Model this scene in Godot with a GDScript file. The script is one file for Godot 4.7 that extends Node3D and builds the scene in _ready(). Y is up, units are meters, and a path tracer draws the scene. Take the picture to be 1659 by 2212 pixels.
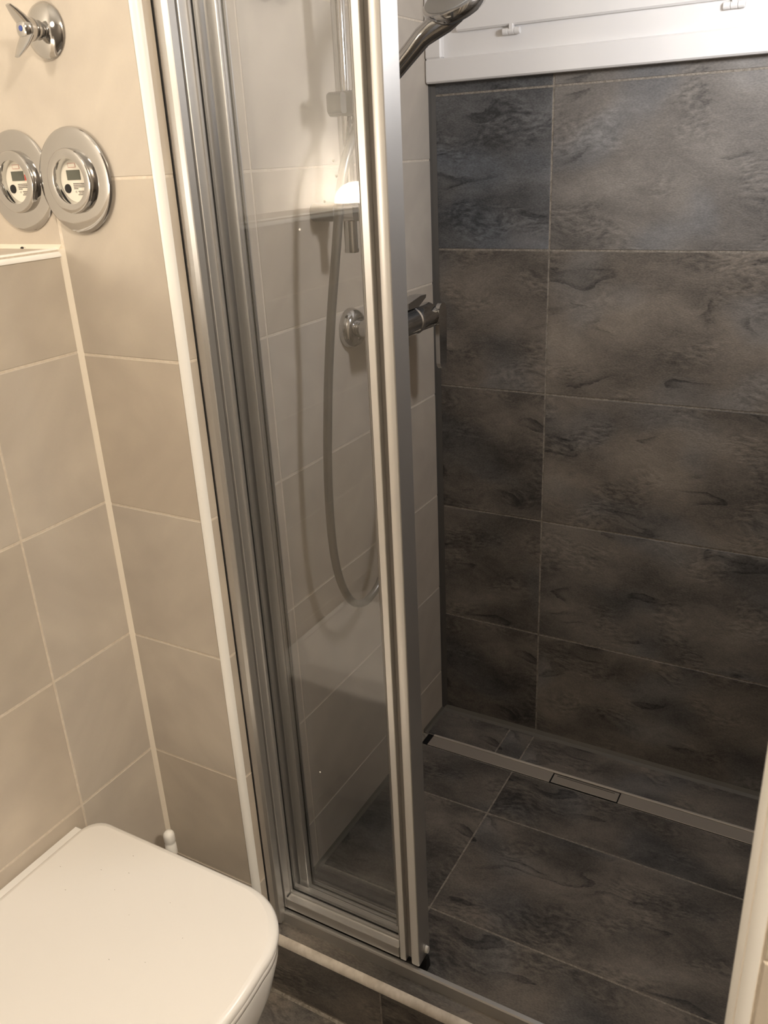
extends Node3D
# A small bathroom: raised walk-in shower with framed sliding doors, wall-hung toilet, cistern ledge and two water meters.
# x runs along the back wall of the shower, z towards the viewer, y = 0 is the shower floor. Units are metres.

const FLOOR_Y := -0.143      # bathroom floor, one step below the shower floor
const CEIL_Y := 2.28
const ZB := 0.82             # plane of the wall with the water meters and of the step
const XC := -0.21            # front of the boxed-in cistern
const XL := -0.36            # wall above the ledge
const XR := 0.86             # right wall of the shower
const LEDGE_Y := 1.281
const HALF := Vector2(1659, 2212) * 0.5

var M := {}
var slabs := {}
var rng := RandomNumberGenerator.new()


func _ready() -> void:
	rng.seed = 4711
	# ---------- camera, surroundings, lights, exposure
	var cam := Camera3D.new()
	cam.name = "camera"
	cam.fov = 62.004
	cam.near = 0.02
	add_child(cam)
	cam.position = Vector3(0.8505, 1.3854, 1.7345)
	cam.rotation_degrees = Vector3(-22.635, 30.172, -2.815)
	cam.current = true
	var lens := CameraAttributesPhysical.new()   # a phone lens: only things right before it go soft
	lens.frustum_focal_length = 12.0 / tan(deg_to_rad(62.004 * 0.5))
	lens.frustum_focus_distance = 1.9
	lens.frustum_near = 0.02
	lens.exposure_aperture = 9.0
	cam.attributes = lens
	var env := Environment.new()
	env.background_mode = Environment.BG_COLOR
	env.background_color = Color(0, 0, 0)
	env.tonemap_mode = Environment.TONE_MAPPER_LINEAR
	env.tonemap_exposure = 1.0
	env.sdfgi_enabled = true
	env.ssao_enabled = true
	env.ssil_enabled = true
	var we := WorldEnvironment.new()
	we.name = "world_environment"
	we.environment = env
	add_child(we)
	materials()
	globe_lamp(Vector3(XL, 1.74, 1.43), 0.21, Color(1.0, 0.945, 0.865), 0.10, "opal globe wall lamp with warm light on a short arm above the cistern ledge")
	wall_lamp(Vector3(XR, 1.62, 0.46), Color(0.985, 0.985, 1.0), 0.245, "small opal glass wall lamp with neutral light on the right shower wall")
	ceiling_lamp(Vector3(1.60, CEIL_Y, 1.82), 0.13, Color(1.0, 0.945, 0.865), 2.05, "round opal glass ceiling lamp with warm light beyond the wall corner")
	ledge_lamp()
	# ---------- the room
	walls()
	floors()
	window()
	trims()
	# ---------- things
	toilet()
	shower_enclosure()
	sliding_panels()
	shower_set()
	mixer()
	drain()
	meters()
	valve()
	small_things()


# ------------------------------------------------------------------ materials
func std(c: Color, rough: float, metal := 0.0, spec := 0.5) -> StandardMaterial3D:
	var m := StandardMaterial3D.new()
	m.albedo_color = c
	m.roughness = rough
	m.metallic = metal
	m.metallic_specular = spec
	return m


func noise(s: int, oct := 4, kind := FastNoiseLite.TYPE_SIMPLEX_SMOOTH) -> FastNoiseLite:
	var n := FastNoiseLite.new()
	n.seed = s
	n.frequency = 1.0
	n.noise_type = kind
	n.fractal_type = FastNoiseLite.FRACTAL_FBM
	n.fractal_octaves = oct
	return n


func slate(s: int, w: int, h: int, tone: float, blue: float) -> Array:
	# cleft-slate print of one 60 x 30 cm tile: [colour, height]
	var nw := noise(s, 2)
	var nb := noise(s + 1, 4)
	var ns := noise(s + 2, 4)
	var nf := noise(s + 3, 3)
	var nr := noise(s + 4, 2)
	var nh := noise(s + 5, 2)
	var nm := noise(s + 6, 2)
	var col := PackedByteArray()
	var hgt := PackedByteArray()
	col.resize(w * h * 3)
	hgt.resize(w * h)
	var dark := Vector3(60, 57, 55)
	var mid := Vector3(117, 110, 102)
	var pale := Vector3(160, 150, 138)
	var i := 0
	for y in h:
		var Y := float(y) / h * 0.3
		for x in w:
			var X := float(x) / w * 0.6
			var q := nw.get_noise_2d(X * 6.0, Y * 8.0)
			var wx := X + q * 0.012
			var wy := Y + q * 0.016 + X * 0.05
			var a := nb.get_noise_2d(wx * 3.5, wy * 6.5)
			var b := ns.get_noise_2d(wx * 40.0, wy * 95.0)
			var c := nf.get_noise_2d(X * 150.0, Y * 330.0)
			var d := nr.get_noise_2d(wx * 4.0, wy * 13.0)
			var mask := smoothstep(0.12, 0.5, nm.get_noise_2d(wx * 4.0, wy * 8.0))
			var vein := smoothstep(0.20, 0.26, d + 0.10 * b) * (1.0 - smoothstep(0.26, 0.55, d)) * mask * (0.55 + 0.9 * absf(b))
			var rough := smoothstep(0.0, 0.4, nm.get_noise_2d(wx * 5.0 + 9.0, wy * 7.0 + 4.0))
			var v := 0.50 + tone + 0.40 * a + (0.09 + 0.24 * rough) * b + 0.17 * c - 0.40 * vein
			var e := smoothstep(-0.05, 0.55, nh.get_noise_2d(wx * 3.5, wy * 4.5))
			v = clampf(v, 0.0, 1.0)
			var p := dark.lerp(mid, v * 2.0) if v < 0.5 else mid.lerp(pale, v * 2.0 - 1.0)
			var g := (p.x + p.y + p.z) / 3.0
			p = p.lerp(Vector3(g * 0.95, g * 0.995, g * 1.055), clampf(e * 0.28 + blue, 0.0, 1.0))
			col[i * 3] = int(clampf(p.x, 0, 255))
			col[i * 3 + 1] = int(clampf(p.y, 0, 255))
			col[i * 3 + 2] = int(clampf(p.z, 0, 255))
			hgt[i] = int(clampf(128.0 + 55.0 * b * (0.5 + rough) + 26.0 * c + 40.0 * a - 70.0 * vein, 0, 255))
			i += 1
	return [Image.create_from_data(w, h, false, Image.FORMAT_RGB8, col), Image.create_from_data(w, h, false, Image.FORMAT_L8, hgt)]


func cloudy(s: int, size: int, lo: Color, hi: Color, freq: float, grain: float) -> ImageTexture:
	# a tileable-looking soft mottling for glaze, plaster and metal
	var n := noise(s, 3)
	var f := noise(s + 1, 2)
	var data := PackedByteArray()
	data.resize(size * size * 3)
	var i := 0
	for y in size:
		for x in size:
			# wrap on a torus so that the repeat has no seam
			var ax := TAU * x / size
			var ay := TAU * y / size
			var v := 0.5 + 0.6 * n.get_noise_3d(cos(ax) * freq + 3.0, sin(ax) * freq + cos(ay) * freq, sin(ay) * freq)
			v += grain * f.get_noise_2d(x * 0.35, y * 0.35)
			var c := lo.lerp(hi, clampf(v, 0, 1))
			data[i] = c.r8
			data[i + 1] = c.g8
			data[i + 2] = c.b8
			i += 3
	var im := Image.create_from_data(size, size, false, Image.FORMAT_RGB8, data)
	return ImageTexture.create_from_image(im)


func tri(m: StandardMaterial3D, scale: float) -> StandardMaterial3D:
	m.uv1_triplanar = true
	m.uv1_world_triplanar = true
	m.uv1_scale = Vector3.ONE * scale
	return m


func materials() -> void:
	var glaze := cloudy(11, 256, Color8(187, 178, 167), Color8(205, 196, 183), 0.9, 0.05)
	M.tile = []
	for k in 3:
		var m := tri(std([Color(1, 1, 1), Color(0.985, 0.98, 0.97), Color(1, 0.99, 0.975)][k], 0.42), 1.6)
		m.albedo_texture = glaze
		m.uv1_offset = Vector3(0.31, 0.17, 0.53) * k
		m.metallic_specular = 0.42
		M.tile.append(m)
	M.grout = tri(std(Color8(226, 216, 202), 0.9), 9.0)
	M.grout.albedo_texture = cloudy(21, 128, Color8(236, 232, 226), Color8(255, 255, 255), 2.0, 0.2)
	M.caulk = std(Color8(232, 222, 206), 0.55)
	M.dark_grout = tri(std(Color8(168, 160, 149), 0.9), 9.0)
	M.dark_grout.albedo_texture = cloudy(23, 128, Color8(170, 168, 164), Color8(255, 255, 255), 2.2, 0.4)
	M.grey_caulk = std(Color8(104, 99, 90), 0.6)
	M.dark_caulk = std(Color8(80, 76, 71), 0.6)
	M.slate = []
	var tones := [-0.14, 0.08, 0.14, 0.0, -0.13, 0.10, -0.08, 0.03]
	var blues := [0.0, 0.0, 0.25, 0.0, 0.6, 0.0, 0.0, 0.1]
	for k in 8:
		var im := slate(100 + 37 * k, 832, 416, tones[k], blues[k])
		var m := std(Color(1, 1, 1), 0.5)
		m.albedo_texture = ImageTexture.create_from_image(im[0])
		m.heightmap_enabled = true
		m.heightmap_texture = ImageTexture.create_from_image(im[1])
		m.heightmap_scale = 0.12
		m.metallic_specular = 0.4
		M.slate.append(m)
	M.pvc = std(Color8(249, 247, 242), 0.32)
	M.worn = tri(std(Color(1, 1, 1), 0.5), 3.0)
	M.worn.albedo_texture = cloudy(31, 128, Color8(176, 166, 152), Color8(226, 218, 206), 1.6, 0.25)
	M.paint = std(Color8(238, 236, 234), 0.4)
	M.plaster = tri(std(Color8(226, 221, 213), 0.85), 3.0)
	M.ceiling = std(Color8(228, 226, 222), 0.9)
	M.dark_plaster = std(Color8(112, 106, 100), 0.85)  # plaster tone darkened to cut bounce and reflections from unseen walls
	M.ceramic = std(Color8(240, 238, 234), 0.12)
	M.seat = std(Color8(240, 237, 232), 0.22)
	M.alu = std(Color8(206, 204, 201), 0.38, 0.85)
	M.alu_matt = std(Color8(172, 169, 164), 0.5, 1.0)
	M.alu_highlight = std(Color8(243, 241, 238), 0.36, 0.3)  # near-white copy of the aluminium, paints the lit stile front
	M.alu_shaded = std(Color8(168, 164, 159), 0.5, 0.5)  # duller copy of the aluminium for the shaded groove
	M.chrome = std(Color8(196, 195, 194), 0.07, 1.0)
	M.chrome_soft = std(Color8(190, 189, 188), 0.2, 1.0)
	M.rubber = std(Color8(24, 23, 22), 0.7)
	M.grey_plastic = std(Color8(150, 149, 147), 0.5)
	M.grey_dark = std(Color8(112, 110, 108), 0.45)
	M.hose = std(Color8(132, 129, 124), 0.32, 0.6)
	M.void = std(Color8(10, 9, 8), 0.9)
	M.glass = std(Color(0.16, 0.20, 0.17, 0.055), 0.02)
	M.glass.transparency = BaseMaterial3D.TRANSPARENCY_ALPHA
	M.drain = std(Color8(176, 167, 155), 0.42, 0.25)
	M.drain_lip_glint = std(Color8(204, 195, 182), 0.35, 0.2)  # paler copy of the drain metal, paints a highlight line on the lip
	M.paper = std(Color8(232, 226, 212), 0.6)
	M.lcd = std(Color8(92, 94, 84), 0.3)
	M.ink = std(Color8(80, 70, 66), 0.7)
	M.lint = std(Color8(138, 124, 112), 0.8)
	M.pink = std(Color8(196, 150, 138), 0.7)
	M.red = std(Color8(196, 72, 60), 0.6)
	M.blue = std(Color8(60, 80, 150), 0.4)
	M.void_lamp = std(Color8(240, 240, 238), 0.5)


# ------------------------------------------------------------------ tree helpers
func thing(called: String, label: String, category: String, at := Vector3.ZERO, group := "") -> Node3D:
	var o := Node3D.new()
	o.name = called
	add_child(o, true)
	o.position = at
	o.set_meta("label", label)
	o.set_meta("category", category)
	if group:
		o.set_meta("group", group)
	return o


func structure(called: String, label: String) -> Node3D:
	var o := Node3D.new()
	o.name = called
	add_child(o, true)
	o.set_meta("kind", "structure")
	o.set_meta("label", label)
	return o


func put(called: String, mesh: Mesh, mat: Material, parent: Node3D, xf := Transform3D.IDENTITY) -> MeshInstance3D:
	var o := MeshInstance3D.new()
	o.name = called
	o.mesh = mesh
	o.material_override = mat
	parent.add_child(o, true)
	o.transform = xf
	return o


# ------------------------------------------------------------------ mesh helpers
func begin() -> SurfaceTool:
	var st := SurfaceTool.new()
	st.begin(Mesh.PRIMITIVE_TRIANGLES)
	st.set_smooth_group(-1)
	return st


func done(st: SurfaceTool) -> ArrayMesh:
	st.generate_normals()
	return st.commit()


func face(st: SurfaceTool, pts: Array, inside: Vector3, uvs := []) -> void:
	# a convex polygon turned away from a point inside the body
	var mid := Vector3.ZERO
	for p in pts:
		mid += p
	mid /= pts.size()
	var n: Vector3 = (pts[1] - pts[0]).cross(pts[2] - pts[0])
	var flip := n.dot(mid - inside) > 0.0
	for k in range(1, pts.size() - 1):
		var idx := [0, k + 1, k] if flip else [0, k, k + 1]
		for j in idx:
			if uvs:
				st.set_uv(uvs[j])
			st.add_vertex(pts[j])


func boxm(lo: Vector3, hi: Vector3, b := 0.0) -> ArrayMesh:
	var st := begin()
	add_box(st, lo, hi, b)
	return done(st)


func add_box(st: SurfaceTool, lo: Vector3, hi: Vector3, b := 0.0) -> void:
	# box with chamfered edges
	var c := (lo + hi) * 0.5
	var h := (hi - lo) * 0.5
	b = minf(b, minf(h.x, minf(h.y, h.z)) * 0.98)
	for ax in 3:
		var a1 := (ax + 1) % 3
		var a2 := (ax + 2) % 3
		for s in [-1.0, 1.0]:
			var pts := []
			for t in [[-1.0, -1.0], [1.0, -1.0], [1.0, 1.0], [-1.0, 1.0]]:
				var p := Vector3.ZERO
				p[ax] = s * h[ax]
				p[a1] = t[0] * (h[a1] - b)
				p[a2] = t[1] * (h[a2] - b)
				pts.append(c + p)
			face(st, pts, c)
			if b > 0.0:
				for s2 in [-1.0, 1.0]:
					if true:
						var e := []
						for t in [[0.0, -1.0], [0.0, 1.0], [1.0, 1.0], [1.0, -1.0]]:
							var p := Vector3.ZERO
							p[ax] = s * (h[ax] - (b if t[0] > 0.5 else 0.0))
							p[a1] = s2 * (h[a1] - (0.0 if t[0] > 0.5 else b))
							p[a2] = t[1] * (h[a2] - b)
							e.append(c + p)
						face(st, e, c)
	if b > 0.0:
		for sx in [-1.0, 1.0]:
			for sy in [-1.0, 1.0]:
				for sz in [-1.0, 1.0]:
					face(st, [c + Vector3(sx * h.x, sy * (h.y - b), sz * (h.z - b)), c + Vector3(sx * (h.x - b), sy * h.y, sz * (h.z - b)), c + Vector3(sx * (h.x - b), sy * (h.y - b), sz * h.z)], c)


func slab(su: float, sv: float, thick: float, b: float, uv: Rect2) -> ArrayMesh:
	# a tile: x across, y up, its face at z = 0, chamfered rim
	var key := "%.4f_%.4f_%.4f_%.4f_%s" % [su, sv, thick, b, uv]
	if slabs.has(key):
		return slabs[key]
	var st := begin()
	var c := Vector3(su, sv, -thick) * 0.5
	var f := [Vector3(b, b, 0), Vector3(su - b, b, 0), Vector3(su - b, sv - b, 0), Vector3(b, sv - b, 0)]
	var r := [Vector3(0, 0, -b), Vector3(su, 0, -b), Vector3(su, sv, -b), Vector3(0, sv, -b)]
	var k := [Vector3(0, 0, -thick), Vector3(su, 0, -thick), Vector3(su, sv, -thick), Vector3(0, sv, -thick)]
	var U := func(p: Vector3) -> Vector2: return uv.position + uv.size * Vector2(p.x / su, 1.0 - p.y / sv)
	face(st, f, c, f.map(U))
	for i in 4:
		var j := (i + 1) % 4
		var e := [f[i], f[j], r[j], r[i]]
		face(st, e, c, e.map(U))
		var g := [r[i], r[j], k[j], k[i]]
		face(st, g, c, g.map(U))
	face(st, k, c, k.map(U))
	slabs[key] = done(st)
	return slabs[key]


func tile(parent: Node3D, at: Vector3, u: Vector3, v: Vector3, su: float, sv: float, mat: Material, uv := Rect2(0, 0, 1, 1), b := 0.0012, proud := 0.0) -> void:
	var n := u.cross(v)
	put("tile", slab(su, sv, 0.008, b, uv), mat, parent, Transform3D(Basis(u, v, n), at + n * proud))


func extrude(pts: Array, from: Vector3, u: Vector3, v: Vector3, along: Vector3, smooth := false) -> ArrayMesh:
	# polygon (in u, v) swept along a straight line, with end caps; corners under 35 degrees are shaded round if smooth
	var area := 0.0
	for i in pts.size():
		var p: Vector2 = pts[i]
		var q: Vector2 = pts[(i + 1) % pts.size()]
		area += p.cross(q)
	var poly: Array = pts.duplicate()
	if area < 0.0:
		poly.reverse()
	var st := SurfaceTool.new()
	st.begin(Mesh.PRIMITIVE_TRIANGLES)
	var n := poly.size()
	var right := u.cross(v).dot(along) > 0.0
	var norm := []
	for i in n:
		var d: Vector2 = (poly[(i + 1) % n] - poly[i]).normalized()
		norm.append(u * d.y - v * d.x)
	var corner := func(i: int, seg: int) -> Vector3:
		var other := (i - 1 + n) % n if seg == i else i
		var a: Vector3 = norm[seg]
		var b: Vector3 = norm[other]
		return (a + b).normalized() if smooth and a.dot(b) > 0.8 else a
	for i in n:
		var j := (i + 1) % n
		var p0: Vector3 = from + u * poly[i].x + v * poly[i].y
		var p1: Vector3 = from + u * poly[j].x + v * poly[j].y
		var q := [p0, p1, p1 + along, p0 + along]
		var nn: Array = [corner.call(i, i), corner.call(j, i), corner.call(j, i), corner.call(i, i)]
		var fn: Vector3 = (q[1] - q[0]).cross(q[2] - q[0])
		var order := [0, 2, 1, 0, 3, 2] if fn.dot(norm[i]) > 0.0 else [0, 1, 2, 0, 2, 3]
		for k in order:
			st.set_normal(nn[k])
			st.add_vertex(q[k])
	var idx := Geometry2D.triangulate_polygon(PackedVector2Array(poly))
	for cap in 2:
		var base: Vector3 = from + (along if cap == 1 else Vector3.ZERO)
		var cn := along.normalized() * (1.0 if cap == 1 else -1.0)
		for t in range(0, idx.size(), 3):
			var tr := []
			for k in 3:
				tr.append(base + u * poly[idx[t + k]].x + v * poly[idx[t + k]].y)
			var fn2: Vector3 = (tr[1] - tr[0]).cross(tr[2] - tr[0])
			for k in ([0, 2, 1] if fn2.dot(cn) > 0.0 else [0, 1, 2]):
				st.set_normal(cn)
				st.add_vertex(tr[k])
	return st.commit()


func lathe(profile: Array, seg := 48, squash := Vector2.ONE) -> ArrayMesh:
	# profile of Vector2(radius, height) turned about y; soft where the profile bends by less than 40 degrees
	var st := SurfaceTool.new()
	st.begin(Mesh.PRIMITIVE_TRIANGLES)
	var norm := []
	for i in profile.size() - 1:
		var d: Vector2 = (profile[i + 1] - profile[i]).normalized()
		norm.append(Vector2(d.y, -d.x))
	for i in profile.size() - 1:
		var n0: Vector2 = norm[i]
		var n1: Vector2 = norm[i]
		if i > 0 and norm[i - 1].dot(n0) > 0.76:
			n0 = (n0 + norm[i - 1]).normalized()
		if i < norm.size() - 1 and norm[i + 1].dot(norm[i]) > 0.76:
			n1 = (norm[i] + norm[i + 1]).normalized()
		for k in seg:
			var a0 := TAU * k / seg
			var a1 := TAU * (k + 1) / seg
			var v := []
			var nn := []
			for t in [[profile[i], n0, a0], [profile[i + 1], n1, a0], [profile[i + 1], n1, a1], [profile[i], n0, a1]]:
				v.append(Vector3(cos(t[2]) * t[0].x * squash.x, t[0].y, sin(t[2]) * t[0].x * squash.y))
				nn.append(Vector3(cos(t[2]) * t[1].x / squash.x, t[1].y, sin(t[2]) * t[1].x / squash.y).normalized())
			for tr in [[0, 1, 2], [0, 2, 3]]:
				var fn: Vector3 = (v[tr[1]] - v[tr[0]]).cross(v[tr[2]] - v[tr[0]])
				if fn.length_squared() < 1e-16:
					continue
				var o: Array = [tr[0], tr[2], tr[1]] if fn.dot(nn[tr[0]] + nn[tr[1]] + nn[tr[2]]) > 0.0 else tr
				for q in o:
					st.set_normal(nn[q])
					st.add_vertex(v[q])
	return st.commit()


func axis_to(dir: Vector3, at: Vector3) -> Transform3D:
	# turns +y to dir
	var y := dir.normalized()
	var x := Vector3.FORWARD.cross(y)
	if x.length() < 0.1:
		x = Vector3.RIGHT
	x = x.normalized()
	return Transform3D(Basis(x, y, x.cross(y)), at)


func sweep(path: Array, radii: Array, seg := 16, caps := true, flat := 1.0) -> ArrayMesh:
	# round bar along a path; flat < 1 squeezes it across
	var st := SurfaceTool.new()
	st.begin(Mesh.PRIMITIVE_TRIANGLES)
	var rings := []
	var up := Vector3.UP
	var side := Vector3.ZERO
	for i in path.size():
		var d: Vector3 = (path[mini(i + 1, path.size() - 1)] - path[maxi(i - 1, 0)]).normalized()
		if i == 0:
			up = Vector3.UP if absf(d.y) < 0.9 else Vector3.RIGHT
		side = d.cross(up).normalized()
		up = side.cross(d).normalized()
		var r: float = radii[i] if radii.size() > 1 else radii[0]
		var ring := []
		for k in seg:
			var a := TAU * k / seg
			ring.append([path[i] + side * cos(a) * r + up * sin(a) * r * flat, (side * cos(a) * flat + up * sin(a)).normalized()])
		rings.append(ring)
	for i in rings.size() - 1:
		for k in seg:
			var j := (k + 1) % seg
			var q := [rings[i][k], rings[i + 1][k], rings[i + 1][j], rings[i][j]]
			for tr in [[0, 1, 2], [0, 2, 3]]:
				var fn: Vector3 = (q[tr[1]][0] - q[tr[0]][0]).cross(q[tr[2]][0] - q[tr[0]][0])
				var o: Array = [tr[0], tr[2], tr[1]] if fn.dot(q[tr[0]][1]) > 0.0 else tr
				for w in o:
					st.set_normal(q[w][1])
					st.add_vertex(q[w][0])
	if caps:
		for e in [0, rings.size() - 1]:
			var cn: Vector3 = (path[0] - path[1]).normalized() if e == 0 else (path[-1] - path[-2]).normalized()
			for k in range(1, seg - 1):
				var t := [rings[e][0][0], rings[e][k][0], rings[e][k + 1][0]]
				var fn: Vector3 = (t[1] - t[0]).cross(t[2] - t[0])
				for w in ([0, 2, 1] if fn.dot(cn) > 0.0 else [0, 1, 2]):
					st.set_normal(cn)
					st.add_vertex(t[w])
	return st.commit()


func loft(rings: Array, cap_first := true, cap_last := true) -> ArrayMesh:
	# closed rings of equal count joined to one smooth skin; flat caps
	var st := SurfaceTool.new()
	st.begin(Mesh.PRIMITIVE_TRIANGLES)
	var n: int = rings[0].size()
	var mid := Vector3.ZERO
	for r in rings:
		for p in r:
			mid += p
	mid /= n * rings.size()
	st.set_smooth_group(0)
	for i in rings.size() - 1:
		for k in n:
			var j := (k + 1) % n
			var a: Vector3 = rings[i][k]
			var b: Vector3 = rings[i][j]
			var c: Vector3 = rings[i + 1][j]
			var d: Vector3 = rings[i + 1][k]
			for t in [[a, b, c], [a, c, d]]:
				var tt: Array = t
				var fn: Vector3 = (tt[1] - tt[0]).cross(tt[2] - tt[0])
				if fn.length_squared() < 1e-18:
					continue
				var out: Vector3 = (tt[0] + tt[1] + tt[2]) / 3.0 - mid
				out.y *= 0.02
				if fn.dot(out) > 0.0:
					tt = [tt[0], tt[2], tt[1]]
				for p in tt:
					st.add_vertex(p)
	for e in [0, rings.size() - 1]:
		if (e == 0 and not cap_first) or (e > 0 and not cap_last):
			continue
		st.set_smooth_group(1 + e)
		var cc := Vector3.ZERO
		for p in rings[e]:
			cc += p
		cc /= n
		for k in n:
			face(st, [cc, rings[e][k], rings[e][(k + 1) % n]], mid)
	st.generate_normals()
	return st.commit()


# ------------------------------------------------------------------ lamps
func glow(c: Color, e: float) -> StandardMaterial3D:
	var m := std(Color8(250, 246, 238), 0.4)
	m.emission_enabled = true
	m.emission = c
	m.emission_energy_multiplier = e
	return m


func globe_lamp(at: Vector3, reach: float, c: Color, e: float, label: String) -> void:
	var o := thing("globe_lamp", label, "lamp", at)
	var t := axis_to(Vector3.RIGHT, Vector3.ZERO)
	put("rosette", lathe([Vector2(0, 0), Vector2(0.045, 0), Vector2(0.046, 0.004), Vector2(0.036, 0.012), Vector2(0.012, 0.016), Vector2(0, 0.016)]), M.chrome, o, t)
	put("arm", sweep([Vector3(0.012, 0, 0), Vector3(reach * 0.6, 0.0, 0), Vector3(reach - 0.045, -0.004, 0)], [0.008], 16), M.chrome, o)
	put("socket", lathe([Vector2(0, 0), Vector2(0.026, 0), Vector2(0.030, 0.004), Vector2(0.030, 0.018), Vector2(0, 0.018)], 32), M.chrome, o, axis_to(Vector3.RIGHT, Vector3(reach - 0.078, 0, 0)))
	var prof := []
	for k in 25:
		var a := -PI * 0.5 + PI * k / 24.0
		prof.append(Vector2(cos(a) * 0.062, sin(a) * 0.062))
	put("globe", lathe(prof), glow(c, 6.0), o, Transform3D(Basis.IDENTITY, Vector3(reach, 0, 0)))
	var l := OmniLight3D.new()
	l.name = "lamp_light"
	l.light_color = c
	l.light_energy = e
	l.light_size = 0.05
	l.omni_range = 8.0
	l.omni_attenuation = 2.0
	l.shadow_enabled = true
	o.add_child(l)
	l.position = Vector3(reach, 0, 0)


func ceiling_lamp(at: Vector3, r: float, c: Color, e: float, label: String) -> void:
	var o := thing("ceiling_lamp", label, "lamp", at)
	put("base", lathe([Vector2(0, -0.028), Vector2(r * 0.96, -0.028), Vector2(r * 1.04, -0.022), Vector2(r * 1.04, 0), Vector2(0, 0)]), M.paint, o)
	var prof := []
	for k in 13:
		var a := PI * 0.5 * k / 12.0
		prof.append(Vector2(sin(a) * r, -0.028 - cos(a) * r * 0.55))
	put("shade", lathe(prof), glow(c, 3.0), o)
	var l := OmniLight3D.new()
	l.name = "lamp_light"
	l.light_color = c
	l.light_energy = e
	l.light_size = r * 0.5
	l.omni_range = 8.0
	l.omni_attenuation = 2.0
	l.shadow_enabled = true
	o.add_child(l)
	l.position = Vector3(0, -0.028 - r * 1.1, 0)


func wall_lamp(at: Vector3, c: Color, e: float, label: String) -> void:
	var o := thing("wall_lamp", label, "lamp", at)
	var t := axis_to(Vector3.LEFT, Vector3.ZERO)
	put("base", lathe([Vector2(0, 0), Vector2(0.062, 0), Vector2(0.064, 0.004), Vector2(0.060, 0.014), Vector2(0, 0.014)]), M.paint, o, t)
	var prof := []
	for k in 13:
		var a := PI * 0.5 * k / 12.0
		prof.append(Vector2(cos(a) * 0.056, 0.014 + sin(a) * 0.050))
	prof.append(Vector2(0, 0.064))
	put("shade", lathe(prof), glow(c, 3.0), o, t)
	var l := OmniLight3D.new()
	l.name = "lamp_light"
	l.light_color = c
	l.light_energy = e
	l.light_size = 0.06
	l.omni_range = 8.0
	l.omni_attenuation = 2.0
	l.shadow_enabled = true
	o.add_child(l)
	l.position = Vector3(-0.105, 0, 0)


func ledge_lamp() -> void:
	# stands on the ledge beside the photographer; seen only as the glare in the shower glass
	var o := thing("ledge_lamp", "small bright lamp standing on the cistern ledge, mirrored as glare in the shower glass", "lamp", Vector3(-0.276, LEDGE_Y + 0.002, 1.625))
	var c := Color(1.0, 0.95, 0.88)
	put("base", lathe([Vector2(0, 0), Vector2(0.053, 0), Vector2(0.054, 0.002), Vector2(0.052, 0.004), Vector2(0, 0.004)]), M.paint, o)
	var prof := [Vector2(0.0, 0.004), Vector2(0.050, 0.004)]
	for k in 10:
		var a := PI * 0.5 * k / 9.0
		prof.append(Vector2(cos(a) * 0.050, 0.008 + sin(a) * 0.042))
	put("shade", lathe(prof, 32), glow(c, 22.0), o)
	var l := OmniLight3D.new()
	l.name = "lamp_light"
	l.light_color = c
	l.light_energy = 0.10
	l.light_size = 0.015
	l.omni_range = 8.0
	l.omni_attenuation = 2.0
	l.shadow_enabled = true
	o.add_child(l)
	l.position = Vector3(0, 0.022, 0)


# ------------------------------------------------------------------ setting
func rows(first: float, step: float, lo: float, hi: float) -> Array:
	# cut positions from lo to hi with joints at first + k * step
	var out := [lo]
	var y := first + ceilf((lo - first) / step - 1e-6) * step
	while y < hi - 0.004:
		if y > lo + 0.004:
			out.append(y)
		y += step
	out.append(hi)
	return out


func light_wall(parent: Node3D, origin: Vector3, u: Vector3, us: Array, ys: Array, gap := 0.0028) -> void:
	# glazed wall tiles between the cut positions, seen along -(u x up)
	for i in us.size() - 1:
		for k in ys.size() - 1:
			var su: float = us[i + 1] - us[i] - gap
			var sv: float = ys[k + 1] - ys[k] - gap
			if su < 0.006 or sv < 0.006:
				continue
			tile(parent, origin + u * (us[i] + gap * 0.5) + Vector3.UP * (ys[k] + gap * 0.5), u, Vector3.UP, su, sv, M.tile[rng.randi() % 3])


func dark_tiles(parent: Node3D, origin: Vector3, u: Vector3, v: Vector3, us: Array, vs: Array, pick: Array, gap := 0.0028) -> void:
	# slate-look tiles; each takes the part of its print that its cut leaves
	for k in vs.size() - 1:
		for i in us.size() - 1:
			var su: float = us[i + 1] - us[i] - gap
			var sv: float = vs[k + 1] - vs[k] - gap
			if su < 0.006 or sv < 0.006:
				continue
			var n: int = pick[(k * (us.size() - 1) + i) % pick.size()]
			var w := minf(1.0, su / 0.6)
			var h := minf(1.0, sv / 0.3)
			var uv := Rect2(1.0 - w if i == 0 else 0.0, 0.0, w, h)
			tile(parent, origin + u * (us[i] + gap * 0.5) + v * (vs[k] + gap * 0.5), u, v, su, sv, M.slate[n], uv, 0.0012, (rng.randf() - 0.5) * 0.0004)


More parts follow.
